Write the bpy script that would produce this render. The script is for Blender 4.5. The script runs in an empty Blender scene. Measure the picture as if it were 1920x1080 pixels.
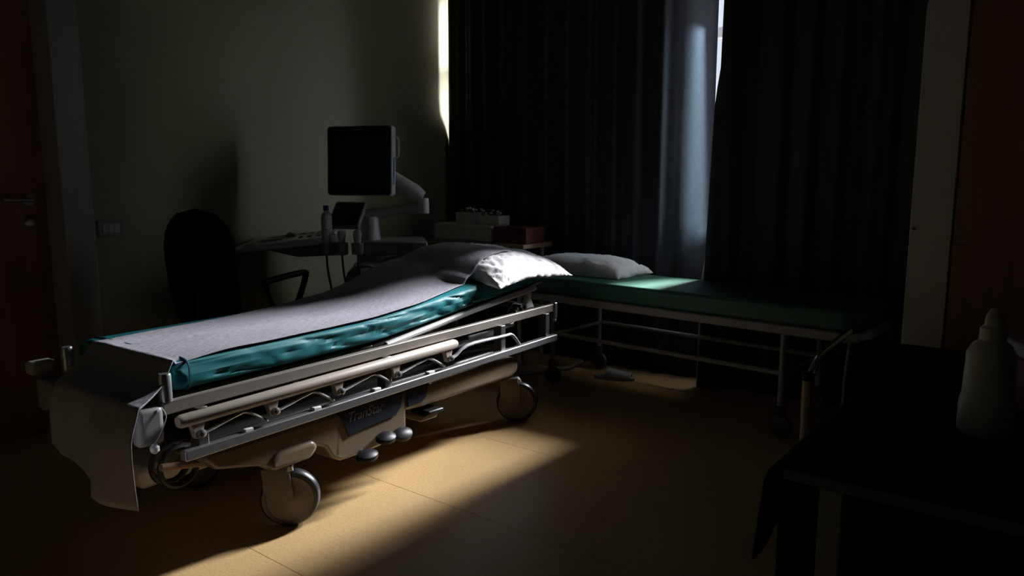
import bpy, bmesh, math, random
from mathutils import Vector, Matrix, noise

random.seed(7)
R = math.radians
scene = bpy.context.scene
COL = scene.collection

# ------------------------------------------------------------------ camera
# room axes are the world axes: X runs along the curtained window wall, Y towards it
cam_data = bpy.data.cameras.new('camera')
cam_data.sensor_width = 36.0
cam_data.lens = 36.0 * 1400.0 / 1920.0
cam_data.clip_start = 0.05
cam = bpy.data.objects.new('camera', cam_data)
COL.objects.link(cam)
cam.location = (0, 0, 1.2)
cam.rotation_euler = (R(90 - 8.4), 0, R(38))
scene.camera = cam

# ------------------------------------------------------------------ view
vs = scene.view_settings
vs.view_transform = 'Standard'
vs.look = 'None'
vs.gamma = 1.0
vs.use_curve_mapping = False
vs.exposure = 0.0

# ------------------------------------------------------------------ sky behind the window
world = bpy.data.worlds.new('sky')
scene.world = world
world.use_nodes = True
bg = world.node_tree.nodes['Background']
bg.inputs['Color'].default_value = (0.80, 0.86, 1.0, 1)
bg.inputs['Strength'].default_value = 1.0


def area(name, loc, target, sx, sy, power, color, spread=180):
    l = bpy.data.lights.new(name, 'AREA')
    l.shape = 'RECTANGLE'
    l.size, l.size_y = sx, sy
    l.energy = power
    l.color = color
    l.spread = R(spread)
    o = bpy.data.objects.new(name, l)
    COL.objects.link(o)
    o.location = loc
    d = Vector(target) - Vector(loc)
    o.rotation_euler = d.to_track_quat('-Z', 'Y').to_euler()
    return o


# a tall bright strip of hazy sky outside, shining down through the opening between the two curtains
_az_ = R(9.6)
_c = Vector((-1.76, 4.10, 1.4))
_s = _c + Vector((math.sin(_az_) * 5.0, math.cos(_az_) * 5.0, 3.25))
area('bright_sky_strip', _s, (_c.x, _c.y, _s.z - 1.4), 1.36, 3.2, 2700, (0.97, 0.96, 1.0), spread=100)
# skylight at the same opening, and at the slit between the left curtain and the side wall
area('skylight_middle_gap', (-1.735, 4.185, 1.60), (-2.45, 3.6, 1.55), 0.05, 0.9, 0.27, (0.70, 0.85, 1.0))
area('skylight_on_fold', (-1.795, 4.222, 1.46), (-1.995, 4.165, 1.44), 0.03, 1.20, 1.6, (0.60, 0.82, 1.0), spread=70)
area('daylight_side_gap_low', (-3.775, 4.235, 1.72), (-3.83, 4.05, 1.72), 0.05, 0.40, 0.25, (1.0, 0.96, 0.88), spread=110)
area('daylight_side_gap_high', (-3.775, 4.235, 2.36), (-3.83, 4.05, 2.36), 0.05, 0.60, 0.6, (1.0, 0.96, 0.88), spread=110)


# ------------------------------------------------------------------ materials
def mat(name, color, rough=0.6, metal=0.0, vary=0.08, scale=6.0, bump=0.0, bscale=60.0, stretch=None,
        spec=0.5, sheen=0.0, trans=0.0, alpha=1.0):
    m = bpy.data.materials.new(name)
    m.use_nodes = True
    nt = m.node_tree
    b = nt.nodes['Principled BSDF']
    b.inputs['Roughness'].default_value = rough
    b.inputs['Metallic'].default_value = metal
    b.inputs['Specular IOR Level'].default_value = spec
    if sheen:
        b.inputs['Sheen Weight'].default_value = sheen
    if trans:
        b.inputs['Transmission Weight'].default_value = trans
    if alpha < 1:
        b.inputs['Alpha'].default_value = alpha
    tc = nt.nodes.new('ShaderNodeTexCoord')
    mp = nt.nodes.new('ShaderNodeMapping')
    if stretch:
        mp.inputs['Scale'].default_value = stretch
    nt.links.new(tc.outputs['Object'], mp.inputs['Vector'])
    nz = nt.nodes.new('ShaderNodeTexNoise')
    nz.inputs['Scale'].default_value = scale
    nz.inputs['Detail'].default_value = 5
    nt.links.new(mp.outputs['Vector'], nz.inputs['Vector'])
    rp = nt.nodes.new('ShaderNodeValToRGB')
    c = color
    rp.color_ramp.elements[0].position = 0.3
    rp.color_ramp.elements[1].position = 0.7
    rp.color_ramp.elements[0].color = (c[0] * (1 - vary), c[1] * (1 - vary), c[2] * (1 - vary), 1)
    rp.color_ramp.elements[1].color = (min(1, c[0] * (1 + vary)), min(1, c[1] * (1 + vary)), min(1, c[2] * (1 + vary)), 1)
    nt.links.new(nz.outputs['Fac'], rp.inputs['Fac'])
    nt.links.new(rp.outputs['Color'], b.inputs['Base Color'])
    if bump:
        n2 = nt.nodes.new('ShaderNodeTexNoise')
        n2.inputs['Scale'].default_value = bscale
        n2.inputs['Detail'].default_value = 4
        nt.links.new(mp.outputs['Vector'], n2.inputs['Vector'])
        bp = nt.nodes.new('ShaderNodeBump')
        bp.inputs['Strength'].default_value = bump
        bp.inputs['Distance'].default_value = 0.004
        nt.links.new(n2.outputs['Fac'], bp.inputs['Height'])
        nt.links.new(bp.outputs['Normal'], b.inputs['Normal'])
    return m


M = {}
M['wall'] = mat('wall_paint', (0.27, 0.25, 0.15), 0.75, vary=0.03, scale=3, bump=0.1, bscale=120)
M['ceil'] = mat('ceiling_paint', (0.10, 0.097, 0.09), 0.9, vary=0.02)
M['floor'] = mat('tan_vinyl', (0.56, 0.37, 0.175), 0.42, vary=0.13, scale=110, bump=0.10, bscale=220, spec=0.2)
M['seam'] = mat('dark_joint', (0.10, 0.065, 0.03), 0.8)
M['door'] = mat('orange_veneer', (0.30, 0.155, 0.072), 0.5, vary=0.15, scale=5, stretch=(6, 6, 0.6), bump=0.05)
M['frame'] = mat('grey_door_frame', (0.33, 0.33, 0.33), 0.5, vary=0.04)
M['white'] = mat('white_plastic', (0.72, 0.72, 0.70), 0.4, vary=0.03)
M['whitemetal'] = mat('white_enamel', (0.62, 0.62, 0.60), 0.35, vary=0.04)
M['curtain'] = mat('slate_curtain_cloth', (0.062, 0.067, 0.074), 0.9, vary=0.08, scale=30, bump=0.2, bscale=400, spec=0.1)
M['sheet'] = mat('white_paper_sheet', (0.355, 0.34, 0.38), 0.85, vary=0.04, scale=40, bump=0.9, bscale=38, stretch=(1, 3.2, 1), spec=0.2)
M['pillow'] = mat('white_pillowcase', (0.80, 0.79, 0.80), 0.85, vary=0.03, scale=20, bump=0.25, bscale=40, spec=0.2)
M['teal'] = mat('teal_vinyl', (0.008, 0.155, 0.175), 0.5, vary=0.10, scale=8, bump=0.25, bscale=14, spec=0.3)
M['teal_dark'] = mat('teal_piping', (0.008, 0.10, 0.12), 0.5)
M['green'] = mat('green_vinyl', (0.035, 0.14, 0.095), 0.5, vary=0.1, bump=0.1)
M['greencloth'] = mat('dark_green_cloth', (0.012, 0.055, 0.045), 0.95, vary=0.1, scale=20, bump=0.3, bscale=200, spec=0.1)
M['alu'] = mat('brushed_aluminium', (0.42, 0.415, 0.43), 0.35, 0.85, vary=0.05, scale=30, stretch=(1, 30, 30))
M['couchmetal'] = mat('grey_enamel', (0.34, 0.34, 0.335), 0.45, vary=0.04)
M['aluwarm'] = mat('champagne_aluminium', (0.27, 0.235, 0.205), 0.42, 0.35, vary=0.05, scale=30, stretch=(1, 30, 30))
M['chrome'] = mat('chrome', (0.75, 0.75, 0.76), 0.15, 1.0, vary=0.02)
M['beige'] = mat('beige_plastic', (0.175, 0.135, 0.09), 0.30, vary=0.04, spec=0.5)
M['beigetube'] = mat('beige_rail_sleeve', (0.40, 0.34, 0.29), 0.45, vary=0.04)
M['blue'] = mat('navy_label', (0.004, 0.010, 0.024), 0.5, spec=0.25)
M['black'] = mat('black_rubber', (0.012, 0.012, 0.013), 0.5)
M['blackgloss'] = mat('black_gloss', (0.006, 0.006, 0.007), 0.42, spec=0.18)
M['screen'] = mat('dark_screen', (0.004, 0.004, 0.005), 0.35, vary=0.0)
M['tyre'] = mat('grey_tyre', (0.032, 0.032, 0.042), 0.32, spec=0.5)
M['disc'] = mat('taupe_wheel_cover', (0.13, 0.11, 0.095), 0.5, vary=0.05)
M['darkmetal'] = mat('dark_steel', (0.10, 0.095, 0.09), 0.4, 0.6)
M['brown'] = mat('brown_bracket', (0.30, 0.17, 0.09), 0.5)
M['grey'] = mat('light_grey_plastic', (0.42, 0.42, 0.42), 0.4, vary=0.03)
M['midgrey'] = mat('mid_grey_plastic', (0.20, 0.20, 0.20), 0.45, vary=0.03)
M['deck'] = mat('cream_console', (0.70, 0.62, 0.53), 0.35)
M['fabric'] = mat('black_upholstery', (0.010, 0.010, 0.011), 0.95, spec=0.1, bump=0.2, bscale=300)
M['red'] = mat('dark_red_plastic', (0.22, 0.012, 0.012), 0.5)
M['redbox'] = mat('red_card', (0.13, 0.022, 0.018), 0.7)
M['wood'] = mat('brown_table_laminate', (0.30, 0.21, 0.13), 0.5, vary=0.1, scale=4, stretch=(0.5, 8, 8))
M['card'] = mat('white_card', (0.55, 0.55, 0.52), 0.7)
M['bluecap'] = mat('blue_cap', (0.01, 0.015, 0.20), 0.4)
M['clear'] = mat('cloudy_plastic', (0.80, 0.82, 0.80), 0.12, trans=0.75, vary=0.0)
M['paper'] = mat('paper', (0.70, 0.62, 0.52), 0.8, vary=0.02)
M['ink'] = mat('pale_print', (0.16, 0.18, 0.21), 0.6)
M['steelblue'] = mat('blue_grey_strip', (0.25, 0.33, 0.50), 0.25, 0.3)
def pane_glass():
    m = bpy.data.materials.new('window_glass')
    m.use_nodes = True
    nt = m.node_tree
    nt.nodes.remove(nt.nodes['Principled BSDF'])
    tr = nt.nodes.new('ShaderNodeBsdfTransparent')
    tr.inputs['Color'].default_value = (0.95, 0.97, 0.97, 1)
    gl = nt.nodes.new('ShaderNodeBsdfGlossy')
    gl.inputs['Roughness'].default_value = 0.02
    fr = nt.nodes.new('ShaderNodeFresnel')
    fr.inputs['IOR'].default_value = 1.45
    mx = nt.nodes.new('ShaderNodeMixShader')
    nt.links.new(fr.outputs['Fac'], mx.inputs['Fac'])
    nt.links.new(tr.outputs['BSDF'], mx.inputs[1])
    nt.links.new(gl.outputs['BSDF'], mx.inputs[2])
    nt.links.new(mx.outputs['Shader'], nt.nodes['Material Output'].inputs['Surface'])
    return m


M['glass'] = pane_glass()


# ------------------------------------------------------------------ mesh helpers
class MB:
    def __init__(self):
        self.v = []
        self.f = []

    def add(self, vs_, fs_):
        k = len(self.v)
        self.v += [tuple(p) for p in vs_]
        self.f += [tuple(i + k for i in f) for f in fs_]
        return self

    def box(self, x0, x1, y0, y1, z0, z1, m=None):
        p = [Vector((x, y, z)) for z in (z0, z1) for y in (y0, y1) for x in (x0, x1)]
        if m is not None:
            p = [m @ q for q in p]
        return self.add(p, [(0, 2, 3, 1), (4, 5, 7, 6), (0, 1, 5, 4), (2, 6, 7, 3), (0, 4, 6, 2), (1, 3, 7, 5)])

    def prism(self, poly, axis, a, b, m=None):
        """poly: 2D points; axis 'y' -> (x,z) outline pushed along y; 'z' -> (x,y); 'x' -> (y,z)"""
        n = len(poly)
        def P(q, t):
            if axis == 'y':
                r = Vector((q[0], t, q[1]))
            elif axis == 'z':
                r = Vector((q[0], q[1], t))
            else:
                r = Vector((t, q[0], q[1]))
            return m @ r if m is not None else r
        vs_ = [P(q, a) for q in poly] + [P(q, b) for q in poly]
        fs_ = [tuple(range(n)), tuple(range(2 * n - 1, n - 1, -1))]
        fs_ += [(i, i + n, (i + 1) % n + n, (i + 1) % n) for i in range(n)]
        return self.add(vs_, fs_)

    def tube(self, pts, r, seg=10, closed=False):
        pts = [Vector(p) for p in pts]
        n = len(pts)
        rs = r if isinstance(r, (list, tuple)) else [r] * n
        tang = []
        for i in range(n):
            if closed:
                t = pts[(i + 1) % n] - pts[i - 1]
            else:
                t = pts[min(i + 1, n - 1)] - pts[max(i - 1, 0)]
            tang.append(t.normalized())
        ref = Vector((0, 0, 1)) if abs(tang[0].z) < 0.9 else Vector((1, 0, 0))
        nrm = (ref - tang[0] * ref.dot(tang[0])).normalized()
        vs_ = []
        for i in range(n):
            nrm = (nrm - tang[i] * nrm.dot(tang[i])).normalized()
            bi = tang[i].cross(nrm)
            for k in range(seg):
                a = 2 * math.pi * k / seg
                vs_.append(pts[i] + (nrm * math.cos(a) + bi * math.sin(a)) * rs[i])
        fs_ = []
        m = n if closed else n - 1
        for i in range(m):
            j = (i + 1) % n
            for k in range(seg):
                k2 = (k + 1) % seg
                fs_.append((i * seg + k, i * seg + k2, j * seg + k2, j * seg + k))
        if not closed:
            fs_.append(tuple(range(seg - 1, -1, -1)))
            fs_.append(tuple((n - 1) * seg + k for k in range(seg)))
        return self.add(vs_, fs_)

    def lathe(self, prof, m=None, seg=24, cap=True):
        """prof: (radius, height) along local z"""
        vs_ = []
        for (r, z) in prof:
            for k in range(seg):
                a = 2 * math.pi * k / seg
                q = Vector((r * math.cos(a), r * math.sin(a), z))
                vs_.append(m @ q if m is not None else q)
        fs_ = []
        for i in range(len(prof) - 1):
            for k in range(seg):
                k2 = (k + 1) % seg
                fs_.append((i * seg + k, i * seg + k2, (i + 1) * seg + k2, (i + 1) * seg + k))
        if cap:
            fs_.append(tuple(range(seg - 1, -1, -1)))
            fs_.append(tuple((len(prof) - 1) * seg + k for k in range(seg)))
        return self.add(vs_, fs_)

    def grid(self, fn, nu, nv):
        vs_ = [fn(i / nu, j / nv) for i in range(nu + 1) for j in range(nv + 1)]
        w = nv + 1
        fs_ = [(i * w + j, (i + 1) * w + j, (i + 1) * w + j + 1, i * w + j + 1) for i in range(nu) for j in range(nv)]
        return self.add(vs_, fs_)

    def build(self, name, material, parent=None, bevel=0.0, seg=2, smooth=35, solid=0.0, subsurf=0, label=None):
        me = bpy.data.meshes.new(name)
        me.from_pydata(self.v, [], self.f)
        me.update()
        bm = bmesh.new()
        bm.from_mesh(me)
        bmesh.ops.recalc_face_normals(bm, faces=bm.faces)
        bm.to_mesh(me)
        bm.free()
        if smooth:
            me.shade_smooth()
            me.set_sharp_from_angle(angle=R(smooth))
        me.materials.append(M[material] if isinstance(material, str) else material)
        o = bpy.data.objects.new(name, me)
        COL.objects.link(o)
        if solid:
            s = o.modifiers.new('thickness', 'SOLIDIFY')
            s.thickness = solid
            s.offset = 0
        if bevel:
            bv = o.modifiers.new('bevel', 'BEVEL')
            bv.width = bevel
            bv.segments = seg
            bv.limit_method = 'ANGLE'
            bv.angle_limit = R(40)
        if subsurf:
            ss = o.modifiers.new('smooth', 'SUBSURF')
            ss.levels = ss.render_levels = subsurf
        if parent is not None:
            o.parent = parent
        if label:
            o['label'] = label
        return o


def tag(o, label, cat, group=None):
    o['label'] = label
    o['category'] = cat
    if group:
        o['group'] = group
    return o


def struct(o, label=None):
    o['kind'] = 'structure'
    if label:
        o['label'] = label
    return o


def empty(name, loc=(0, 0, 0), rz=0.0):
    o = bpy.data.objects.new(name, None)
    o.empty_display_size = 0.1
    COL.objects.link(o)
    o.location = loc
    o.rotation_euler = (0, 0, rz)
    return o


def text_mesh(name, body, size, material, parent, loc, rot, shear=0.0, extrude=0.0006):
    cu = bpy.data.curves.new(name, 'FONT')
    cu.body = body
    cu.size = size
    cu.shear = shear
    cu.extrude = extrude
    cu.align_x = 'LEFT'
    t = bpy.data.objects.new(name + '_src', cu)
    COL.objects.link(t)
    bpy.context.view_layer.update()
    me = bpy.data.meshes.new_from_object(t.evaluated_get(bpy.context.evaluated_depsgraph_get()))
    bpy.data.objects.remove(t)
    bpy.data.curves.remove(cu)
    o = bpy.data.objects.new(name, me)
    me.name = name
    me.materials.clear()
    me.materials.append(M[material])
    COL.objects.link(o)
    o.parent = parent
    o.location = loc
    o.rotation_euler = rot
    return o


def smoothstep(a, b, x):
    t = max(0.0, min(1.0, (x - a) / (b - a)))
    return t * t * (3 - 2 * t)


def rot_z(a):
    return Matrix.Rotation(a, 4, 'Z')


def T(x, y, z):
    return Matrix.Translation((x, y, z))


def bez(pts, n=6):
    """Catmull-Rom smoothing of a control polyline"""
    p = [Vector(q) for q in pts]
    p = [p[0] * 2 - p[1]] + p + [p[-1] * 2 - p[-2]]
    out = []
    for i in range(1, len(p) - 2):
        for k in range(n):
            t = k / n
            a, b, c, d = p[i - 1], p[i], p[i + 1], p[i + 2]
            out.append(0.5 * ((2 * b) + (c - a) * t + (2 * a - 5 * b + 4 * c - d) * t * t + (3 * b - a - 3 * c + d) * t ** 3))
    out.append(p[-2])
    return out


# ------------------------------------------------------------------ room shell
XL, XR, YB, YW, ZC = -3.82, 1.6, -1.6, 4.34, 2.76

# floor: vinyl sheets laid between joints at y = ... 0.64 ... 1.28 ... 1.92 ...
fl = MB().box(XL - 0.3, XR + 0.2, YB - 0.2, YW + 0.3, -0.06, -0.004).build('floor', 'seam', smooth=0)
struct(fl, 'tan speckled vinyl floor laid in wide strips with thin dark joints')
y = YB - 0.2
edges = [YB - 0.2, -1.28, -0.64, 0.0, 0.64, 1.28, 1.92, 2.56, 3.20, 3.84, YW + 0.3]
for a, b in zip(edges[:-1], edges[1:]):
    MB().box(XL - 0.3, XR + 0.2, a + 0.0012, b - 0.0012, -0.004, 0.0).build('vinyl_sheet', 'floor', fl, smooth=0)

struct(MB().box(XL - 0.3, XR + 0.2, YB - 0.2, YW + 0.3, ZC, ZC + 0.1).build('ceiling', 'ceil', smooth=0))

# left wall with the door opening (door between y 0.45 and 1.41)
DY0, DY1, DH = 0.45, 1.42, 2.08
w = MB()
w.box(XL - 0.25, XL, YB - 0.2, DY0 - 0.09, 0, ZC)
w.box(XL - 0.25, XL, DY1 + 0.09, YW + 0.3, 0, ZC)
w.box(XL - 0.25, XL, DY0 - 0.09, DY1 + 0.09, DH + 0.09, ZC)
struct(w.build('wall_left', 'wall', smooth=0), 'olive cream painted side wall behind the ultrasound machine')
b = MB()
b.box(XL, XL + 0.012, YB, DY0 - 0.13, 0, 0.08).box(XL, XL + 0.012, DY1 + 0.13, YW, 0, 0.08)
struct(b.build('baseboard_left', 'midgrey', bevel=0.003))

# window wall
WX0, WX1, WZ0, WZ1 = -3.74, 0.30, 0.95, 2.62
w = MB()
w.box(XL - 0.25, WX0, YW, YW + 0.22, 0, ZC).box(WX1, XR + 0.2, YW, YW + 0.22, 0, ZC)
w.box(WX0, WX1, YW, YW + 0.22, 0, WZ0).box(WX0, WX1, YW, YW + 0.22, WZ1, ZC)
struct(w.build('wall_window', 'wall', smooth=0), 'window wall hidden behind the dark curtains')
w = MB().box(XR, XR + 0.2, YB - 0.2, YW + 0.3, 0, ZC)
struct(w.build('wall_right', 'wall', smooth=0))
w = MB().box(XL - 0.25, XR + 0.2, YB - 0.2, YB, 0, ZC)
struct(w.build('wall_back', 'wall', smooth=0))

# window
win = struct(empty('window_1', ((WX0 + WX1) / 2, YW + 0.1, WZ0)), 'wide window behind the dark curtains, daylight showing in the slits')
hw, hh = (WX1 - WX0) / 2, WZ1 - WZ0
f = MB()
f.box(-hw, hw, -0.04, 0.04, 0, 0.06).box(-hw, hw, -0.04, 0.04, hh - 0.06, hh)
f.box(-hw, -hw + 0.06, -0.04, 0.04, 0.06, hh - 0.06).box(hw - 0.06, hw, -0.04, 0.04, 0.06, hh - 0.06)
f.build('window_frame', 'whitemetal', win, bevel=0.004)
panes = 3
pw = (2 * hw - 0.12) / panes
for k in range(1, panes):
    x = -hw + 0.06 + k * pw
    MB().box(x - 0.03, x + 0.03, -0.035, 0.035, 0.06, hh - 0.06).build('mullion', 'whitemetal', win, bevel=0.004)
TZ = 2.06 - WZ0
for k in range(panes):
    x0 = -hw + 0.06 + k * pw + (0.03 if k else 0)
    x1 = -hw + 0.06 + (k + 1) * pw - (0.03 if k < panes - 1 else 0)
    MB().box(x0, x1, -0.03, 0.03, TZ - 0.03, TZ + 0.03).build('transom', 'whitemetal', win, bevel=0.004)
    MB().box(x0, x1, -0.003, 0.003, 0.06, TZ - 0.03).build('pane', 'glass', win, smooth=0)
    MB().box(x0, x1, -0.003, 0.003, TZ + 0.03, hh - 0.06).build('pane', 'glass', win, smooth=0)
MB().box(-hw, hw, -0.16, -0.04, -0.03, 0.0).build('window_sill', 'whitemetal', win, bevel=0.004)

# door on the left: leaf set back in a deep grey frame
d = struct(empty('door_1', (XL, (DY0 + DY1) / 2, 0)), 'closed orange wooden door in a grey frame at the left edge')
hw = (DY1 - DY0) / 2
MB().box(-0.16, -0.04, -hw, hw, 0.0, DH).build('door_leaf', 'door', d, bevel=0.003)
PR = 0.14
f = MB()
f.box(-0.12, PR, hw, hw + 0.13, 0, DH + 0.13)
f.build('door_jamb', 'frame', d, bevel=0.004)
f = MB().box(-0.12, PR, -hw - 0.13, -hw, 0, DH + 0.13)
f.build('door_jamb', 'frame', d, bevel=0.004)
f = MB().box(-0.12, PR, -hw, hw, DH, DH + 0.13)
f.build('door_head', 'frame', d, bevel=0.004)
hl = MB()
hl.lathe([(0.026, 0), (0.026, 0.008)], T(-0.04, hw - 0.075, 1.10) @ Matrix.Rotation(R(90), 4, 'Y'), 20)
hl.tube([(-0.035, hw - 0.075, 1.10), (0.015, hw - 0.075, 1.10)], 0.009)
hl.tube(bez([(0.015, hw - 0.07, 1.10), (0.016, hw - 0.12, 1.10), (0.014, hw - 0.19, 1.102)], 4), 0.0085)
hl.build('door_handle', 'alu', d, label='slim metal lever handle')
MB().lathe([(0.027, 0), (0.027, 0.008), (0.02, 0.012), (0.008, 0.012)], T(-0.04, hw - 0.075, 1.0) @ Matrix.Rotation(R(90), 4, 'Y'), 20).build('lock_plate', 'alu', d)

# light switch on the left wall
s = tag(empty('light_switch', (XL, 1.68, 0.955)), 'small grey switch plate on the wall between door and office chair', 'switch')
MB().box(0.0, 0.009, -0.06, 0.06, -0.04, 0.04).build('plate', 'midgrey', s, bevel=0.004)
for k in (-1, 0, 1):
    MB().box(0.009, 0.014, k * 0.028 - 0.0125, k * 0.028 + 0.0125, -0.024, 0.024).build('rocker', 'grey', s, bevel=0.002)


# ------------------------------------------------------------------ curtains
def curtain(name, label, xa, xb, ybase, edge_fn, seed, zt=2.735, zb=0.0008, nu=300):
    def fn(u, v):
        z = zb + (zt - zb) * v
        x0, x1 = xa(z), xb(z)
        x = x0 + (x1 - x0) * u
        k = x * 1.0
        ph = 2 * math.pi * (k / 0.17) + 2.6 * noise.noise(Vector((k * 2.1, seed, z * 0.12)))
        amp = 0.022 + 0.014 * noise.noise(Vector((k * 1.7, seed + 5, 0.0)))
        fold = amp * math.sin(ph) + 0.008 * math.sin(2.3 * ph + 1.0)
        fold += 0.010 * noise.noise(Vector((k * 3.0, z * 0.5, seed)))
        yy = ybase + fold * (1 - 0.85 * edge_fn(u, z)[1]) + edge_fn(u, z)[0]
        return (x, yy, z)
    o = MB().grid(fn, nu, 26).build(name, 'curtain', solid=0.003, smooth=80)
    return tag(o, label, 'curtain', 'dark window curtains')


def edge_left(u, z):
    # the last hand's breadth of the left curtain turns back towards the window
    t = smoothstep(0.905, 1.0, u)
    return ((0.02 + 0.12 * smoothstep(0.5, 1.0, z)) * t, smoothstep(0.87, 0.93, u))


def edge_right(u, z):
    t = 1 - smoothstep(0.0, 0.08, u)
    return (-0.105 * t, t)


curtain('curtain', 'dark slate curtain left of the bright slit, hanging to the corner',
        lambda z: -3.8185 + 0.0325 * smoothstep(1.45, 1.75, z), lambda z: -1.822, 4.12, edge_left, 1.0)


def right_edge(z):
    if z > 1.72:
        return -1.674 + (z - 1.72) * 0.012
    if z > 1.66:
        return -1.697 + (z - 1.66) / 0.06 * 0.023
    return -1.697 - (1.66 - z) * 0.028


curtain('curtain', 'dark slate curtain right of the bright slit, running behind the wardrobe',
        right_edge, lambda z: 0.42, 4.075, edge_right, 9.0)
rail = MB().box(XL + 0.01, 0.6, 4.06, 4.10, ZC - 0.022, ZC)
tag(rail.build('curtain_rail', 'whitemetal', bevel=0.003), 'slim ceiling rail carrying the dark curtains', 'curtain rail')


# ------------------------------------------------------------------ wheeled stretcher
def old(x, y):
    a = R(38)
    return (x * math.cos(a) - y * math.sin(a), x * math.sin(a) + y * math.cos(a))


_az = R(35.5)
_u = (math.sin(_az), math.cos(_az))
_v = (math.cos(_az), -math.sin(_az))
_p = (2.2 * _u[0] - 2.061 * _v[0], 2.2 * _u[1] - 2.061 * _v[1])
SX, SY = old(*_p)
SROT = R(90 + 2.5)
st = tag(empty('hospital_stretcher', (SX, SY, 0), SROT),
         'wheeled hospital stretcher with teal mattress and raised back, sunlit beside the window slit', 'stretcher')

HINGE = -0.20
SLOPE = math.tan(R(5.6))


def ztop(x):
    d_ = x - HINGE
    return 0.660 + SLOPE * (0.5 * (d_ + math.sqrt(d_ * d_ + 0.02)))


# mattress
YN, YF, TH = 0.0, 0.585, 0.098


def mattress_fn(u, v):
    x = -1.03 + 2.05 * u
    a = 2 * math.pi * v
    cy, cz = (YN + YF) / 2, ztop(x) - TH / 2
    ca, sa = math.cos(a), math.sin(a)
    e1 = 0.16
    py = math.copysign(abs(ca) ** e1, ca)
    pz = math.copysign(abs(sa) ** 0.42, sa)
    endf = min(1.0, (0.5 - abs(u - 0.5)) / 0.018)
    sc = 0.80 + 0.20 * math.sqrt(max(0, 1 - (1 - endf) ** 2))
    yy = cy - py * (YF - YN) / 2 * (0.96 + 0.04 * sc)
    zz = cz + pz * TH / 2 * sc
    side = max(0.0, ca) ** 3
    n1 = noise.noise(Vector((x * 3.0, zz * 22, 3.1)))
    n2 = abs(noise.noise(Vector((x * 6.0 + zz * 14, zz * 4, 8.0))))
    n3 = abs(noise.noise(Vector((x * 1.6, zz * 26 + x * 1.5, 18.0))))
    yy -= side * (0.007 * n1 - 0.010 * max(0, 0.14 - n2) * 4 * (1 if x > -0.3 else 0.5) - 0.060 * max(0, 0.16 - n3))
    return (x, yy, zz)


mt = MB().grid(mattress_fn, 160, 72)
# close the ends
w_ = 73
for row in (0, 160):
    c = len(mt.v)
    ring = mt.v[row * w_: row * w_ + 72]
    cen = tuple(sum(p[i] for p in ring) / 72 for i in range(3))
    mt.v.append(cen)
    for k in range(72):
        mt.f.append((row * w_ + k, row * w_ + (k + 1) % 72, c))
mt_o = mt.build('mattress', 'teal', st, smooth=60, label='creased teal vinyl mattress')
ring = []
for k in range(40):
    a = 2 * math.pi * k / 40
    ca, sa = math.cos(a), math.sin(a)
    ring.append((-0.985, 0.2925 - math.copysign(abs(ca) ** .16, ca) * .296, ztop(-1) - TH / 2 + math.copysign(abs(sa) ** .42, sa) * .0505))
MB().tube(ring, 0.0035, 6, closed=True).build('piping', 'teal_dark', mt_o)

# upper frame: side profiles, end tubes
for yy, nm in ((-0.005, 0), (0.592, 1)):
    pr = MB()
    pr.box(-1.09, 1.02, yy - 0.026, yy, 0.517, 0.556)
    pr.build('frame_rail', 'aluwarm', st, bevel=0.004)
    cap = MB().box(1.02, 1.045, yy - 0.032, yy + 0.004, 0.478, 0.562)
    c_o = cap.build('end_cap', 'alu', st, bevel=0.005)
    MB().lathe([(0.004, 0), (0.012, 0.008), (0.013, 0.018), (0.006, 0.026)], T(1.04, yy - 0.013, 0.456), 14).build('knob', 'grey', c_o)
    MB().lathe([(0.018, 0.0), (0.0185, 0.004), (0.0185, 0.076), (0.016, 0.083)], T(-1.072, yy - 0.013, 0.556), 18).build('corner_post', 'alu', st)
    corner = MB().box(-1.17, -1.09, yy - 0.034, yy + 0.012, 0.44, 0.552)
    co = corner.build('corner_bumper', 'midgrey', st, bevel=0.016, seg=3)
    MB().lathe([(0.005, 0.0), (0.013, 0.008), (0.013, 0.02), (0.005, 0.03)], T(-1.13, yy - 0.040, 0.42), 14).build('pull_knob', 'grey', co)
    MB().tube(bez([(-1.10, yy - 0.035, 0.55), (-1.092, yy - 0.044, 0.52), (-1.112, yy - 0.040, 0.47), (-1.128, yy - 0.040, 0.45)], 5), 0.0016, 5).build('cord', 'grey', co)
for xx in (-1.12, 1.03):
    MB().tube([(xx, 0.0, 0.525), (xx, 0.58, 0.525)], 0.019, 14).build('end_tube', 'alu', st)
fb = MB().box(-1.18, -1.10, 0.60, 0.65, 0.555, 0.60)
fb.build('foot_bumper', 'grey', st, bevel=0.012, label='grey bumper block at the far foot corner')

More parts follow.
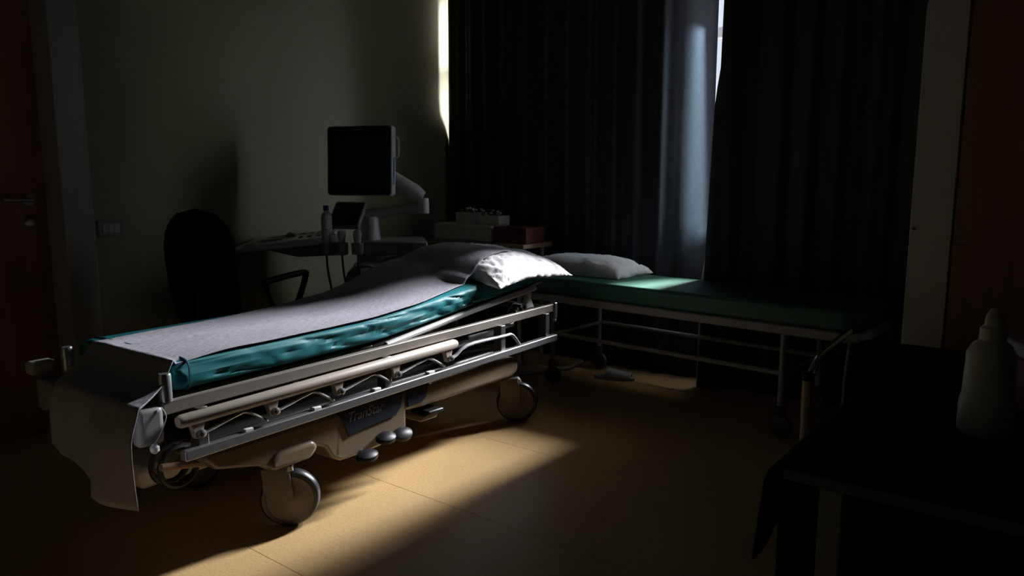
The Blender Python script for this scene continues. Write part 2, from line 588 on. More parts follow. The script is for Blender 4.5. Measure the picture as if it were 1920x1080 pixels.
# litter deck: flat plates, raised back frame
MB().box(-1.02, HINGE, 0.03, 0.56, 0.543, 0.556).build('deck_plate', 'darkmetal', st, bevel=0.003)
pts = [(-0.19, 0.555), (1.00, 0.555 + 1.19 * SLOPE), (1.00, 0.572 + 1.19 * SLOPE - 0.03), (-0.19, 0.541)]
MB().prism([(HINGE, 0.543), (1.0, ztop(1.0) - TH - 0.018), (1.0, ztop(1.0) - TH - 0.004), (HINGE, 0.557)], 'y', 0.03, 0.56).build('back_plate', 'darkmetal', st, bevel=0.002)
for yy in (0.01, 0.56):
    MB().tube([(HINGE + 0.05, yy, 0.548), (0.40, yy, ztop(0.40) - TH - 0.014), (0.90, yy, ztop(0.90) - TH - 0.02)], 0.014, 10).build('back_tube', 'grey', st)
    br = MB().prism([(0.80, 0.556), (0.88, 0.556), (0.855, 0.60), (0.85, ztop(.85) - TH - .02), (0.82, ztop(.82) - TH - .02), (0.815, 0.60)], 'y', yy - 0.012, yy + 0.012)
    br.build('back_support', 'whitemetal', st, bevel=0.004, label='white flared support under the raised back')
    ml = MB()
    for q in range(5):
        ml.lathe([(0.007, 0), (0.009, 0.004), (0.009, 0.016), (0.006, 0.02)], T(0.70 + 0.022 * q, yy - 0.010 + 0.006 * (q % 2), 0.558 + 0.010 * (q % 3)) @ Matrix.Rotation(R(80), 4, 'X'), 10)
    ml.tube(bez([(0.66, yy, 0.56), (0.70, yy - .01, 0.60), (0.76, yy - .01, 0.585), (0.80, yy, 0.61)], 4), 0.005, 7)
    ml.build('ratchet', 'darkmetal', st)

# folded side rails, near and far
for side in (0, 1):
    sgn = -1 if side == 0 else 1
    y0 = -0.05 if side == 0 else 0.61
    g = MB().tube([(-1.06, y0, 0.494), (-1.05, y0, 0.494), (0.19, y0, 0.499), (0.205, y0, 0.499)], [0.016, 0.0205, 0.0205, 0.015], 18)
    g.build('side_rail', 'beigetube', st, label='beige padded top tube of the folded side rail')
    bx_ = [-1.00, -0.735, -0.455, -0.165, 0.15]
    for i, x in enumerate(bx_):
        br = MB().prism([(x - 0.032, 0.497), (x + 0.030, 0.497), (x + 0.018, 0.462), (x + 0.010, 0.432), (x - 0.010, 0.430), (x - 0.020, 0.462)], 'y', y0 - 0.010, y0 + 0.012)
        b_o = br.build('rail_bracket', 'beigetube', st, bevel=0.003)
        MB().lathe([(0.004, -0.016), (0.011, -0.013), (0.0125, 0.0), (0.0125, 0.012)], T(x + 0.006, y0 + sgn * 0.010, 0.446) @ Matrix.Rotation(R(-90 if side else 90), 4, 'X') @ Matrix.Scale(-1, 4, (0, 0, 1)), 14).build('rivet', 'alu', b_o)
        z0 = 0.442
        if i < 4:
            L = (bx_[i + 1] - x)
            MB().tube(bez([(x + 0.012, y0, z0), (x + 0.04, y0, z0 + 0.002), (x + 0.5 * L, y0, z0 + 0.022), (x + 0.66 * L, y0, z0 + 0.022), (x + 0.92 * L, y0 - sgn * -0.004, z0 - 0.026)], 5), 0.0055, 8).build('spindle', 'alu', st)
            MB().box(x + 0.58 * L, x + 0.70 * L, y0 - 0.012, y0 + 0.012, 0.402, 0.414).build('rail_clip', 'white', st, bevel=0.003)
        else:
            MB().tube(bez([(x + 0.01, y0, z0), (x + 0.05, y0, z0 + 0.004), (x + 0.14, y0, z0 + 0.034), (x + 0.40, y0, z0 + 0.028), (x + 0.47, y0, z0 + 0.022), (x + 0.53, y0, z0 - 0.034)], 5), 0.0075, 8).build('latch_handle', 'alu', st)
    lw = MB().box(-1.05, 1.0, y0 - 0.016, y0 + 0.016, 0.372, 0.404)
    lw.build('lower_rail', 'alu', st, bevel=0.004, label='lower aluminium profile of the folded side rail')
    for x in (-0.98, -0.2, 0.55, 0.93):
        MB().box(x - 0.018, x + 0.018, min(y0, y0 - sgn * 0.045), max(y0, y0 - sgn * 0.045), 0.385, 0.52).build('hanger', 'darkmetal', st, bevel=0.003)
MB().box(0.40, 0.66, 0.03, 0.05, 0.455, 0.485).build('back_actuator', 'grey', st, bevel=0.006)
MB().tube([(0.30, 0.04, 0.455), (0.75, 0.04, 0.485)], 0.011, 10).build('actuator_rod', 'alu', st)

# base: moulded beige shell, blue label, pedals
def shell(name, prof, y0, y1, material='beige', bevel=0.018, seg=4, label=None):
    return MB().prism(prof, 'y', y0, y1).build(name, material, st, bevel=bevel, seg=seg, smooth=50, label=label)


shell('base_shell', [(-0.97, 0.345), (-0.93, 0.30), (-0.78, 0.262), (-0.73, 0.230), (-0.60, 0.228), (-0.565, 0.250), (-0.53, 0.256), (-0.50, 0.240), (-0.47, 0.19),
                     (-0.43, 0.178), (-0.42, 0.352), (-0.95, 0.362)], -0.03, 0.58, label='beige moulded base cover, foot half')
shell('wheel_arch', [(-0.735, 0.228), (-0.57, 0.226), (-0.535, 0.262), (-0.56, 0.292), (-0.70, 0.296), (-0.75, 0.262)], -0.042, 0.12, bevel=0.024, seg=5)
shell('base_shell', [(-0.44, 0.352), (-0.47, 0.19), (-0.43, 0.170), (-0.30, 0.165), (-0.10, 0.172), (-0.085, 0.20), (-0.085, 0.352)], -0.03, 0.60, bevel=0.012, label='beige centre pod of the base')
shell('base_shell', [(-0.09, 0.352), (-0.09, 0.27), (0.02, 0.258), (0.35, 0.250), (0.64, 0.243), (0.70, 0.258), (0.715, 0.30), (0.69, 0.338), (0.60, 0.352)], -0.028, 0.57, bevel=0.022, seg=5,
      label='beige moulded base cover, head half')
lab = MB().prism([(-0.440, 0.362), (-0.105, 0.362), (-0.118, 0.30), (-0.150, 0.270), (-0.36, 0.262), (-0.395, 0.255), (-0.43, 0.335)], 'y', -0.036, -0.026)
lab_o = lab.build('label_panel', 'blue', st, bevel=0.003, label='navy name panel on the pod')
text_mesh('lettering', 'TranStar', 0.052, 'ink', lab_o, (-0.405, -0.0368, 0.310), (R(90), 0, 0), shear=0.3)
MB().prism([(-0.08, 0.36), (0.05, 0.36), (0.03, 0.30), (0.0, 0.285), (-0.08, 0.285)], 'y', -0.034, -0.026).build('label_panel', 'blue', st, bevel=0.003)
MB().box(-0.92, 0.66, 0.06, 0.53, 0.345, 0.372).build('base_top', 'darkmetal', st, bevel=0.01)
for x in (-0.45, 0.42):
    MB().lathe([(0.075, 0.36), (0.075, 0.43), (0.062, 0.432), (0.062, 0.49), (0.05, 0.492), (0.05, 0.545)], T(x, 0.29, 0), 24).build('lift_column', 'alu', st)
MB().tube([(-1.06, 0.06, 0.33), (-0.60, 0.06, 0.235)], 0.012, 10).build('brace', 'brown', st)
MB().box(-1.0, -0.62, 0.30, 0.52, 0.17, 0.245).build('pump_housing', 'deck', st, bevel=0.02, label='cream pump housing under the foot end')
MB().tube([(-0.98, 0.28, 0.235), (-0.60, 0.28, 0.262)], 0.007, 8).build('pump_lever', 'brown', st)
MB().lathe([(0.014, -0.02), (0.016, -0.01), (0.016, 0.01), (0.014, 0.02)], T(-0.86, 0.28, 0.242) @ Matrix.Rotation(R(90), 4, 'X'), 12).build('pump_pivot', 'brown', st)
for i in range(2):
    ring = [( -0.98 + 0.062 * math.cos(2 * math.pi * k / 28), 0.10 + 0.05 * i, 0.30 + 0.062 * math.sin(2 * math.pi * k / 28)) for k in range(28)]
    MB().tube(ring, 0.010, 8, closed=True).build('hose_loop', 'black', st)


def pedal(x, y, z, r, tilt, name='pedal'):
    m = T(x, y, z) @ Matrix.Rotation(R(tilt), 4, 'X') @ Matrix.Diagonal((1.35, 0.9, 1, 1))
    p = MB().lathe([(0.3 * r, -0.012), (r, -0.008), (1.02 * r, 0.0), (0.93 * r, 0.009), (0.6 * r, 0.016), (0.15 * r, 0.018)], m, 24).build(name, 'blackgloss', st)
    MB().tube([(x, y, z - 0.004), (x, y + 0.10, z + 0.03)], 0.010, 8).build('pedal_arm', 'beige', p)


pedal(-0.335, -0.065, 0.170, 0.036, 16)
pedal(-0.225, -0.055, 0.205, 0.034, 22)
pedal(-0.125, -0.045, 0.190, 0.036, 34)
lv = MB().prism([(0.02, 0.225), (0.13, 0.222), (0.12, 0.238), (0.03, 0.242)], 'y', -0.05, 0.05)
lv_o = lv.build('brake_pedal', 'blackgloss', st, bevel=0.006)
MB().prism([(0.0, 0.20), (0.10, 0.195), (0.11, 0.221), (0.01, 0.223)], 'y', -0.03, 0.08).build('brake_arm', 'beige', lv_o, bevel=0.006)


def caster(x, y, turn, parent, r=0.102):
    """parts of one castor; the wheel's plane is turned by `turn` about the vertical"""
    m = T(x, y, r) @ rot_z(turn)
    ax = m @ Matrix.Rotation(R(90), 4, 'X')
    wb = MB().lathe([(r - 0.022, -0.021), (r - 0.008, -0.021), (r - 0.001, -0.012), (r, 0.0), (r - 0.001, 0.012), (r - 0.008, 0.021), (r - 0.022, 0.021)], ax, 48, cap=False)
    wo = wb.build('castor_wheel', 'tyre', parent)
    for s_ in (-1, 1):
        MB().lathe([(r - 0.020, s_ * 0.012), (r - 0.020, s_ * 0.019), (r - 0.024, s_ * 0.022), (r - 0.030, s_ * 0.0205), (0.014, s_ * 0.0235), (0.010, s_ * 0.026), (0.002, s_ * 0.026)], ax, 40).build('wheel_cover', 'disc', wo)
        MB().lathe([(0.007, s_ * 0.026), (0.006, s_ * 0.0275), (0.001, s_ * 0.0275)], ax, 12).build('axle_cap', 'darkmetal', wo)
    fk = MB()
    for s_ in (-1, 1):
        y_ = s_ * 0.0325
        fk.prism([(-0.092, 0.118), (0.0, 0.122), (0.012, 0.02), (0.002, -0.010), (-0.045, -0.016), (-0.085, 0.03)], 'y', y_ - 0.003, y_ + 0.003, m)
    fk.prism([(-0.078, 0.104), (0.004, 0.106), (0.0, 0.128), (-0.07, 0.128)], 'y', -0.0355, 0.0355, m)
    fo = fk.build('castor_fork', 'disc', parent, bevel=0.003)
    MB().prism([(-0.006, 0.104), (0.016, 0.106), (0.012, 0.122), (-0.004, 0.124)], 'y', -0.038, 0.038, m).build('fork_bracket', 'whitemetal', fo, bevel=0.002)
    MB().lathe([(0.022, 0.125), (0.022, 0.175), (0.018, 0.18)], m @ T(-0.04, 0, 0), 16).build('castor_stem', 'beige', fo)


# turn is measured from the stretcher's long axis
caster(-0.640, 0.0, R(-40), st)
caster(0.732, 0.0, R(-46), st)
caster(-0.640, 0.55, R(10), st)
caster(0.732, 0.55, R(-8), st)

# ------------------------------------------------------------------ pillow and sheet on the stretcher
PX, PY, PA, PB, PH = 0.775, 0.235, 0.315, 0.335, 0.100


def pillow_base(x, y):
    droop = 0.020 * smoothstep(0.10, -0.10, y)
    return ztop(min(x, 0.62)) + 0.036 - droop - 0.07 * (0.40 - y) - 0.06 * max(0.0, x - 0.75)


def pillow_thick(x, y):
    a, b_ = (x - PX) / PA, (y - PY) / PB
    if abs(a) >= 1 or abs(b_) >= 1:
        return 0.0
    return PH * ((1 - abs(a) ** 3.2) * (1 - abs(b_) ** 3.6)) ** 0.55


def pillow_obj(name, label, cx, cy, A, B, H_, base, wr, seed, loc, rz, group=None):
    def pt(a, b_, top):
        k = (1 - abs(a) ** 3.2) * (1 - abs(b_) ** 3.6)
        t = H_ * max(0, k) ** 0.5
        # corners pulled out a little, mid edges pulled in
        ex = 1 - 0.05 * (1 - b_ * b_) * a * a
        ey = 1 - 0.05 * (1 - a * a) * b_ * b_
        x, y = cx + A * a * ex, cy + B * b_ * ey
        rim = max(abs(a), abs(b_))
        n1 = noise.noise(Vector((x * 11 + seed, y * 9, 1.0 if top else 5.0)))
        n2 = abs(noise.noise(Vector((x * 30 + y * 8, y * 22 + seed, 2.0 if top else 7.0))))
        wz = wr * (n1 * 0.6 + (0.25 - n2) * 1.5) * smoothstep(0.15, 0.8, rim)
        if top:
            z = base(x, y) + t * 0.92 + wz * min(1, t / 0.02)
        else:
            z = base(x, y) - t * 0.10 + wz * 0.6 * min(1, t / 0.02)
        return (x, y, z)
    m = MB()
    N = 56
    def sp(i):
        q = 2.0 * i - 1
        return math.sin(q * math.pi / 2) * 0.75 + q * 0.25
    m.grid(lambda u, v: pt(sp(u), sp(v), True), N, N)
    m.grid(lambda u, v: pt(sp(u), sp(v), False), N, N)
    o = m.build(name, 'pillow', smooth=70)
    bm = bmesh.new(); bm.from_mesh(o.data)
    bmesh.ops.remove_doubles(bm, verts=bm.verts, dist=0.0004)
    bmesh.ops.recalc_face_normals(bm, faces=bm.faces)
    bm.to_mesh(o.data); bm.free()
    o.location, o.rotation_euler = loc, (0, 0, rz)
    return tag(o, label, 'pillow', group)


pillow_obj('pillow', 'bright white sunlit pillow at the raised end of the stretcher', PX, PY, PA, PB, PH, pillow_base, 0.016, 0.0, (SX, SY, 0), SROT)


def sheet_fn(s, t):
    # s: 0 at the head end .. 1 at the hem hanging off the foot; t: 0 near edge .. 1 far edge
    L_top, L_slope, L_hang = 1.80, 0.20, 0.235
    d_ = s * (L_top + L_slope + L_hang)
    xh = 0.77
    if d_ < L_top:
        x = xh - d_
        yn = 0.012 + 0.055 * smoothstep(0.0, 0.55, x)
        yf = 0.475 + 0.085 * smoothstep(-0.9, 0.0, x)
        y = yn + (yf - yn) * t
        z = ztop(x) + 0.004
        # lifted over the pillow
        pt_ = 0.0
        for q in (-0.05, 0.0, 0.05):
            for r_ in (-0.04, 0.04):
                pt_ += pillow_thick(x + q, y + r_)
        pz = pt_ / 6 * 0.92
        here = pillow_thick(x, y) * 0.92
        z += 0.070 * smoothstep(-0.05, 0.50, x) * smoothstep(0.10, 0.75, t)
        if pz > 0.002:
            z = max(z, pillow_base(x, y) + max(pz, here) + 0.006)
        z += 0.003 * noise.noise(Vector((x * 5, y * 16, 2.0)))
        z += 0.010 * max(0, noise.noise(Vector((x * 9, y * 9, 6.0)))) * smoothstep(0.25, 0.5, x)
        z -= 0.012 * smoothstep(0.10, 0.0, t) * smoothstep(-0.8, -1.03, x)
        return (x, y, z)
    x0 = xh - L_top
    e_ = d_ - L_top
    if e_ < L_slope:
        k = e_ / L_slope
        x = x0 - 0.165 * k
        z = 0.664 - 0.095 * k - 0.010 * math.sin(k * math.pi) + 0.004
        z -= 0.03 * smoothstep(0.0, 0.4, k) * (1 - t) * (1 - k)
    else:
        k = 1.0
        h = (e_ - L_slope)
        x = x0 - 0.165 - 0.018 * math.sin(min(1, h / 0.1) * math.pi / 2) - 0.03 * h
        z = 0.573 - h
    yn = 0.0 - 0.095 * k
    yf = 0.475 - 0.085 * k
    if e_ > L_slope:
        h = e_ - L_slope
        yn -= 0.10 * h
        yf -= 0.04 * h
    y = yn + (yf - yn) * t
    fold = smoothstep(0.50, 0.47, t)
    if e_ > L_slope:
        h = e_ - L_slope
        x -= 0.014 * fold * smoothstep(0.0, 0.08, h)
        z -= (0.035 * fold + 0.02 * math.sin(t * 5.0)) * (h / L_hang)
        z += 0.03 * smoothstep(0.9, 1.0, t) * h / L_hang
        x += 0.008 * math.sin(t * 9 + 1.0) * (h / L_hang)
    x += 0.004 * noise.noise(Vector((y * 9, z * 7, 4.0)))
    return (x, y, z)


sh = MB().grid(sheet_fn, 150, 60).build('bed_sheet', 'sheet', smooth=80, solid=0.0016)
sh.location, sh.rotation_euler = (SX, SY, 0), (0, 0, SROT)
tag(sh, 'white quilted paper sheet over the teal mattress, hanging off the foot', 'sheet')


# ------------------------------------------------------------------ second couch below the curtain
# its own axes: X along the couch (to the right), Y towards the window, origin front left at the floor
B2R = R(-4)
_a = R(42)
def b2(e_, n_):
    return old(n_ * math.sin(_a) + e_ * math.cos(_a), n_ * math.cos(_a) - e_ * math.sin(_a))
bx0, by0 = b2(-2.98, 3.30)
c2 = tag(empty('examination_couch', (bx0, by0, 0), B2R), 'low green examination couch with tube frame along the curtains', 'couch')
CL, CW = 2.00, 0.53


def rounded(x0, x1, y0, y1, r, n=6):
    out = []
    for cx, cy, a0 in ((x1 - r, y1 - r, 0), (x0 + r, y1 - r, 90), (x0 + r, y0 + r, 180), (x1 - r, y0 + r, 270)):
        for k in range(n + 1):
            a = R(a0 + 90 * k / n)
            out.append((cx + r * math.cos(a), cy + r * math.sin(a)))
    return out


MB().prism(rounded(0.0, CL, 0.0, CW, 0.09), 'z', 0.493, 0.535).build('couch_frame', 'couchmetal', c2, bevel=0.006, label='pale steel bed frame')
MB().prism(rounded(0.01, CL - 0.02, 0.012, CW - 0.01, 0.07), 'z', 0.536, 0.632).build('couch_mattress', 'green', c2, bevel=0.018, seg=4, label='green vinyl mattress')
LX0, LX1 = 0.30, 1.66
for x in (LX0, LX1):
    for yy in (0.03, CW - 0.03):
        lg = MB().tube([(x, yy, 0.494), (x, yy, 0.135)], 0.0135, 12).build('leg', 'couchmetal', c2)
        MB().lathe([(0.022, 0.10), (0.024, 0.12), (0.024, 0.145), (0.014, 0.15)], T(x, yy, 0), 14).build('castor_housing', 'darkmetal', lg)
        MB().lathe([(0.012, -0.014), (0.05, -0.012), (0.055, 0.0), (0.05, 0.012), (0.012, 0.014)], T(x + 0.005, yy, 0.055) @ Matrix.Rotation(R(90), 4, 'X') , 20).build('castor', 'darkmetal', lg)
    MB().tube([(x, 0.03, 0.30), (x, CW - 0.03, 0.30)], 0.010, 10).build('cross_tube', 'couchmetal', c2)
for yy in (0.03, CW - 0.03):
    MB().tube([(LX0 - (0.0), yy, 0.305), (LX1, yy, 0.305)], 0.0115, 10).build('stretcher_tube', 'couchmetal', c2)

pillow_obj('pillow', 'grey-white pillow on the green couch by the curtain', 0.30, 0.345, 0.36, 0.195, 0.11,
           lambda x, y: 0.636, 0.014, 31.0, (bx0, by0, 0), B2R + R(2))

# things on the floor under the couch
rx, ry = old(*(lambda p: p)((0.85, 4.55)))
fp = tag(empty('pale_object', (-2.20, 3.82, 0), R(20)), 'small pale object lying on the floor under the green couch', 'pale_object')  # unidentified pale object, built with a low shoe-like shape
MB().prism([(0.12 * math.cos(a) * (1.0 if math.cos(a) > 0 else 1.05), (0.045 - 0.010 * math.cos(a + 0.5)) * math.sin(a)) for a in [2 * math.pi * k / 24 for k in range(24)]], 'z', 0.0, 0.018).build('flat_base', 'card', fp, bevel=0.004)
up = MB().grid(lambda u, v: (0.10 - 0.15 * u, 0.043 * math.cos(math.pi * v) * (0.75 + 0.25 * math.sin(u * 2.2)), 0.017 + 0.055 * math.sin(math.pi * v) * (0.45 + 0.55 * u)), 10, 14)
up.build('upper', 'card', fp, solid=0.004)
tag(MB().tube(bez([(-2.70, 3.52, 0.011), (-2.64, 3.64, 0.011), (-2.60, 3.76, 0.011), (-2.52, 3.82, 0.02), (-2.46, 3.86, 0.07)], 6), 0.011, 8).build('hose', 'grey'),
    'short pale hose curling on the floor under the green couch', 'hose')

# ------------------------------------------------------------------ ultrasound machine
ux, uy = old(-0.85, 4.2)
FR = math.atan2(-0.2, -0.98) + R(38)
us = tag(empty('ultrasound_machine', (ux, uy, 0), FR), 'grey ultrasound cart with swung-out monitor and cream control deck', 'ultrasound machine')
MB().prism(rounded(-0.42, 0.30, -0.26, 0.26, 0.08), 'z', 0.10, 0.17).build('cart_base', 'midgrey', us, bevel=0.015, seg=3)
for x, yy in ((-0.34, -0.22), (-0.34, 0.22), (0.24, -0.22), (0.24, 0.22)):
    cw_ = MB().lathe([(0.015, -0.022), (0.055, -0.02), (0.062, 0.0), (0.055, 0.02), (0.015, 0.022)], T(x, yy, 0.062) @ Matrix.Rotation(R(90), 4, 'X'), 20)
    cw_.build('castor', 'black', us)
MB().prism([(-0.40, 0.17), (0.10, 0.17), (0.13, 0.40), (0.10, 0.62), (0.02, 0.73), (-0.30, 0.76), (-0.38, 0.70)], 'y', -0.20, 0.20).build('cart_body', 'grey', us, bevel=0.05, seg=4, smooth=50)
MB().box(-0.36, 0.0, -0.17, 0.17, 0.78, 0.855).build('printer_housing', 'midgrey', us, bevel=0.01)
MB().lathe([(0.075, 0.70), (0.068, 0.80), (0.055, 0.90), (0.050, 0.975), (0.042, 0.985)], T(-0.05, 0.0, 0), 24).build('column', 'grey', us)
# control deck
dm = T(0.34, 0, 0.868) @ Matrix.Rotation(R(5), 4, 'Y')
dk = MB().prism([(q[0], q[1]) for q in rounded(-0.26, 0.26, -0.25, 0.25, 0.07)], 'z', -0.03, 0.012, dm).build('control_deck', 'deck', us, bevel=0.008, seg=3)
MB().prism([(-0.24, -0.10), (0.0, -0.085), (0.15, -0.032), (-0.24, -0.032)], 'y', -0.20, 0.20, dm).build('deck_belly', 'midgrey', us, bevel=0.012)
hd = MB().tube(bez([dm @ Vector(p) for p in ((0.20, -0.22, -0.02), (0.30, -0.20, -0.022), (0.325, -0.10, -0.024), (0.325, 0.10, -0.024), (0.30, 0.20, -0.022), (0.20, 0.22, -0.02))], 5), 0.012, 10).build('deck_handle', 'deck', us)
for r_ in range(4):
    for q in range(9):
        if r_ < 2 or q in (0, 1, 7, 8):
            MB().box(-0.011, 0.011, -0.013, 0.013, 0.012, 0.019, dm @ T(-0.16 + 0.045 * r_, -0.16 + 0.04 * q, 0)).build('key', 'midgrey' if (q + r_) % 3 else 'grey', dk, bevel=0.002)
MB().lathe([(0.03, 0.010), (0.028, 0.022), (0.016, 0.033), (0.004, 0.037)], dm @ T(0.04, 0.0, 0), 18).build('trackball', 'midgrey', dk)
for q in range(6):
    MB().lathe([(0.010, 0.012), (0.009, 0.028), (0.003, 0.030)], dm @ T(-0.20, -0.15 + 0.06 * q, 0), 12).build('dial', 'alu', dk)
# touch panel leaning back behind the deck
pm = T(0.07, 0.06, 0.995) @ rot_z(R(60)) @ Matrix.Rotation(R(52), 4, 'Y')
tp = MB().prism(rounded(-0.085, 0.085, -0.095, 0.095, 0.015), 'z', -0.012, 0.012, pm).build('touch_panel', 'midgrey', us, bevel=0.004)
MB().box(-0.074, 0.074, -0.084, 0.084, 0.0121, 0.0135, pm).build('touch_screen', 'screen', tp, smooth=0)
# monitor and its arm
A1, A2 = Vector((-0.05, 0.0, 0.995)), Vector((-0.345, 0.02, 1.035))
ar = MB().tube([A1 + Vector((0.02, 0, 0)), A1.lerp(A2, 0.5), A2], [0.030, 0.027, 0.034], 14).build('lower_arm', 'grey', us)
MB().lathe([(0.036, 1.00), (0.038, 1.01), (0.038, 1.075), (0.034, 1.085)], T(A2.x, A2.y, 0), 20).build('elbow_joint', 'grey', us)
mon_n = Vector((0.49, 0.87, 0)).normalized()
MC = Vector((-0.005, 0.03, 1.292))
ub = MC - mon_n * 0.07
a2 = Vector((A2.x, A2.y, 1.085))
dir_ = (ub + Vector((-0.03, 0, -0.03)) - a2)
MB().tube([a2 + Vector((0, 0, 0.0)), a2 + dir_ * 0.15, a2 + dir_ * 0.85, a2 + dir_], [0.040, 0.052, 0.046, 0.030], 16).build('upper_arm', 'grey', us)
mm = T(*MC) @ rot_z(math.atan2(mon_n.y, mon_n.x) - R(90) + R(180)) @ Matrix.Rotation(R(-3), 4, 'X')
# local: x across, -y out of the screen
mo = MB().prism(rounded(-0.198, 0.198, -0.190, 0.190, 0.018), 'y', -0.006, 0.045, mm).build('monitor', 'grey', us, bevel=0.006, label='pale grey monitor shell')
MB().prism(rounded(-0.194, 0.194, -0.186, 0.186, 0.016), 'y', -0.014, -0.0055, mm).build('bezel', 'blackgloss', mo, bevel=0.003)
MB().box(-0.165, 0.165, -0.0155, -0.0139, -0.135, 0.135, mm).build('screen', 'screen', mo, smooth=0)
MB().box(0.10, 0.135, -0.0150, -0.0138, -0.151, -0.146, mm).build('logo_mark', 'ink', mo, smooth=0)
MB().box(-0.03, 0.03, -0.0150, -0.0138, 0.165, 0.171, mm).build('indicator_strip', 'midgrey', mo, smooth=0)
MB().box(0.186, 0.2005, 0.010, 0.030, -0.13, 0.02, mm).build('side_strip', 'steelblue', mo, bevel=0.003)
MB().tube([mm @ Vector(p) for p in ((0.195, 0.05, 0.13), (0.205, 0.062, 0.12), (0.205, 0.062, 0.03), (0.195, 0.05, 0.02))], 0.006, 8).build('monitor_grip', 'grey', mo)
MB().box(-0.08, 0.08, 0.045, 0.075, -0.10, 0.08, mm).build('back_mount', 'grey', mo, bevel=0.01)
# probe cups, probes and hanging cables on the camera side of the deck
for i, x in enumerate((0.02, 0.10, 0.18)):
    cup = MB().lathe([(0.030, 0.80), (0.033, 0.86), (0.030, 0.862), (0.026, 0.81)], T(x, 0.27, 0), 16).build('probe_cup', 'midgrey', us)
    MB().lathe([(0.012, 0.80), (0.016, 0.83), (0.019, 0.88), (0.023, 0.905), (0.018, 0.925), (0.004, 0.93)], T(x, 0.27, 0), 14).build('probe', 'grey', us)
    MB().tube(bez([(x, 0.27, 0.80), (x - 0.01, 0.285, 0.68), (x - 0.06, 0.29, 0.53 - 0.03 * i), (x - 0.14, 0.28, 0.56), (x - 0.17, 0.24, 0.66)], 6), 0.006, 7).build('probe_cable', 'black', us)
MB().tube(bez([(-0.1, 0.21, 0.70), (-0.02, 0.235, 0.735), (0.06, 0.23, 0.70), (0.09, 0.21, 0.60)], 6), 0.011, 8).build('grab_bar', 'alu', us)


def on_deck(x, y, z=0.012):
    m_ = us.matrix_basis.copy()
    m_ = T(ux, uy, 0) @ rot_z(FR)
    return m_ @ (dm @ Vector((x, y, z)))


bp_ = on_deck(-0.165, 0.195, 0.013)
bt = tag(empty('spray_bottle', bp_), 'small clear bottle with blue cap on the ultrasound deck', 'bottle')
MB().lathe([(0.026, 0.0), (0.029, 0.004), (0.029, 0.10), (0.026, 0.115), (0.013, 0.128), (0.012, 0.136)], T(0, 0, 0), 22).build('bottle_body', 'clear', bt)
MB().lathe([(0.0155, 0.134), (0.0155, 0.156), (0.013, 0.160)], T(0, 0, 0), 18).build('cap', 'bluecap', bt)
for i, (x, y, rz) in enumerate(((0.12, 0.08, 12), (0.09, -0.12, -8))):
    pp = on_deck(x, y, 0.0135)
    m_ = T(ux, uy, 0) @ rot_z(FR) @ dm @ T(x, y, 0.0165 + 0.0005 * i) @ rot_z(R(rz))
    o = MB().box(-0.07, 0.07, -0.05, 0.05, 0.0, 0.0008).build('paper_slip', 'paper', smooth=0)
    o.matrix_world = m_
    tag(o, ('tan paper slip on the ultrasound deck, on its camera side', 'tan paper slip on the ultrasound deck, on its wall side')[i], 'paper')

# ------------------------------------------------------------------ office chair
ox, oy = old(-1.36, 3.72)
CF = R(45) + R(38)       # facing, measured like the other rotations (local +X is forward)
ch = tag(empty('office_chair', (ox, oy, 0), R(90) - R(20) + R(38)), 'black office chair with rounded back and loop arms by the wall', 'chair')
def back_fn(u, v):
    # shield shaped padded back, local y across, z up
    z = 0.50 + 0.56 * v
    w_ = 0.205 * (1.0 - 0.10 * (1 - v) ** 2) * (max(0.0, 1 - max(0.0, (v - 0.55) / 0.45) ** 2.6)) ** 0.5
    w_ *= min(1.0, 0.80 + 4 * v) if v < 0.05 else 1
    y = w_ * (2 * u - 1)
    x = -0.24 - 0.05 * v + 0.35 * y * y - 0.05 * math.sin(math.pi * v) * 0.4
    return Vector((x, y, z))
bk = MB()
bk.grid(lambda u, v: back_fn(u, v) + Vector((0.030 * (1 - abs(2 * u - 1) ** 4) * (1 - (2 * v - 1) ** 6), 0, 0)), 24, 28)
bk.grid(lambda u, v: back_fn(u, v) - Vector((0.030 * (1 - abs(2 * u - 1) ** 4) * (1 - (2 * v - 1) ** 6), 0, 0)), 24, 28)
bko = bk.build('backrest', 'fabric', ch, smooth=60)
bm = bmesh.new(); bm.from_mesh(bko.data); bmesh.ops.remove_doubles(bm, verts=bm.verts, dist=0.0004); bmesh.ops.recalc_face_normals(bm, faces=bm.faces); bm.to_mesh(bko.data); bm.free()
rim = [back_fn(1.0, k / 20) for k in range(0, 20)] + [back_fn(0.0, 1 - k / 20) for k in range(1, 21)]
MB().tube(rim, 0.008, 8).build('back_edging', 'blackgloss', bko)
MB().prism(rounded(-0.22, 0.24, -0.235, 0.235, 0.10), 'z', 0.40, 0.47).build('seat', 'fabric', ch, bevel=0.025, seg=4)
MB().tube(bez([(-0.10, 0, 0.39), (-0.24, 0, 0.40), (-0.30, 0, 0.50), (-0.285, 0, 0.70)], 5), 0.018, 10).build('back_stem', 'blackgloss', ch)
for s_ in (-1, 1):
    lp = bez([(-0.16, s_ * 0.27, 0.70), (-0.145, s_ * 0.27, 0.715), (0.13, s_ * 0.27, 0.725), (0.155, s_ * 0.27, 0.70), (0.09, s_ * 0.265, 0.58), (0.06, s_ * 0.26, 0.555), (-0.07, s_ * 0.26, 0.555), (-0.10, s_ * 0.265, 0.58)], 4)
    MB().tube(lp, 0.016, 10, closed=True).build('arm_loop', 'blackgloss', ch)
    MB().tube([(0.0, s_ * 0.26, 0.555), (0.0, s_ * 0.25, 0.42), (0.0, s_ * 0.12, 0.395)], 0.014, 8).build('arm_bracket', 'blackgloss', ch)
MB().lathe([(0.030, 0.10), (0.030, 0.25), (0.020, 0.252), (0.020, 0.40)], None, 18).build('gas_column', 'blackgloss', ch)
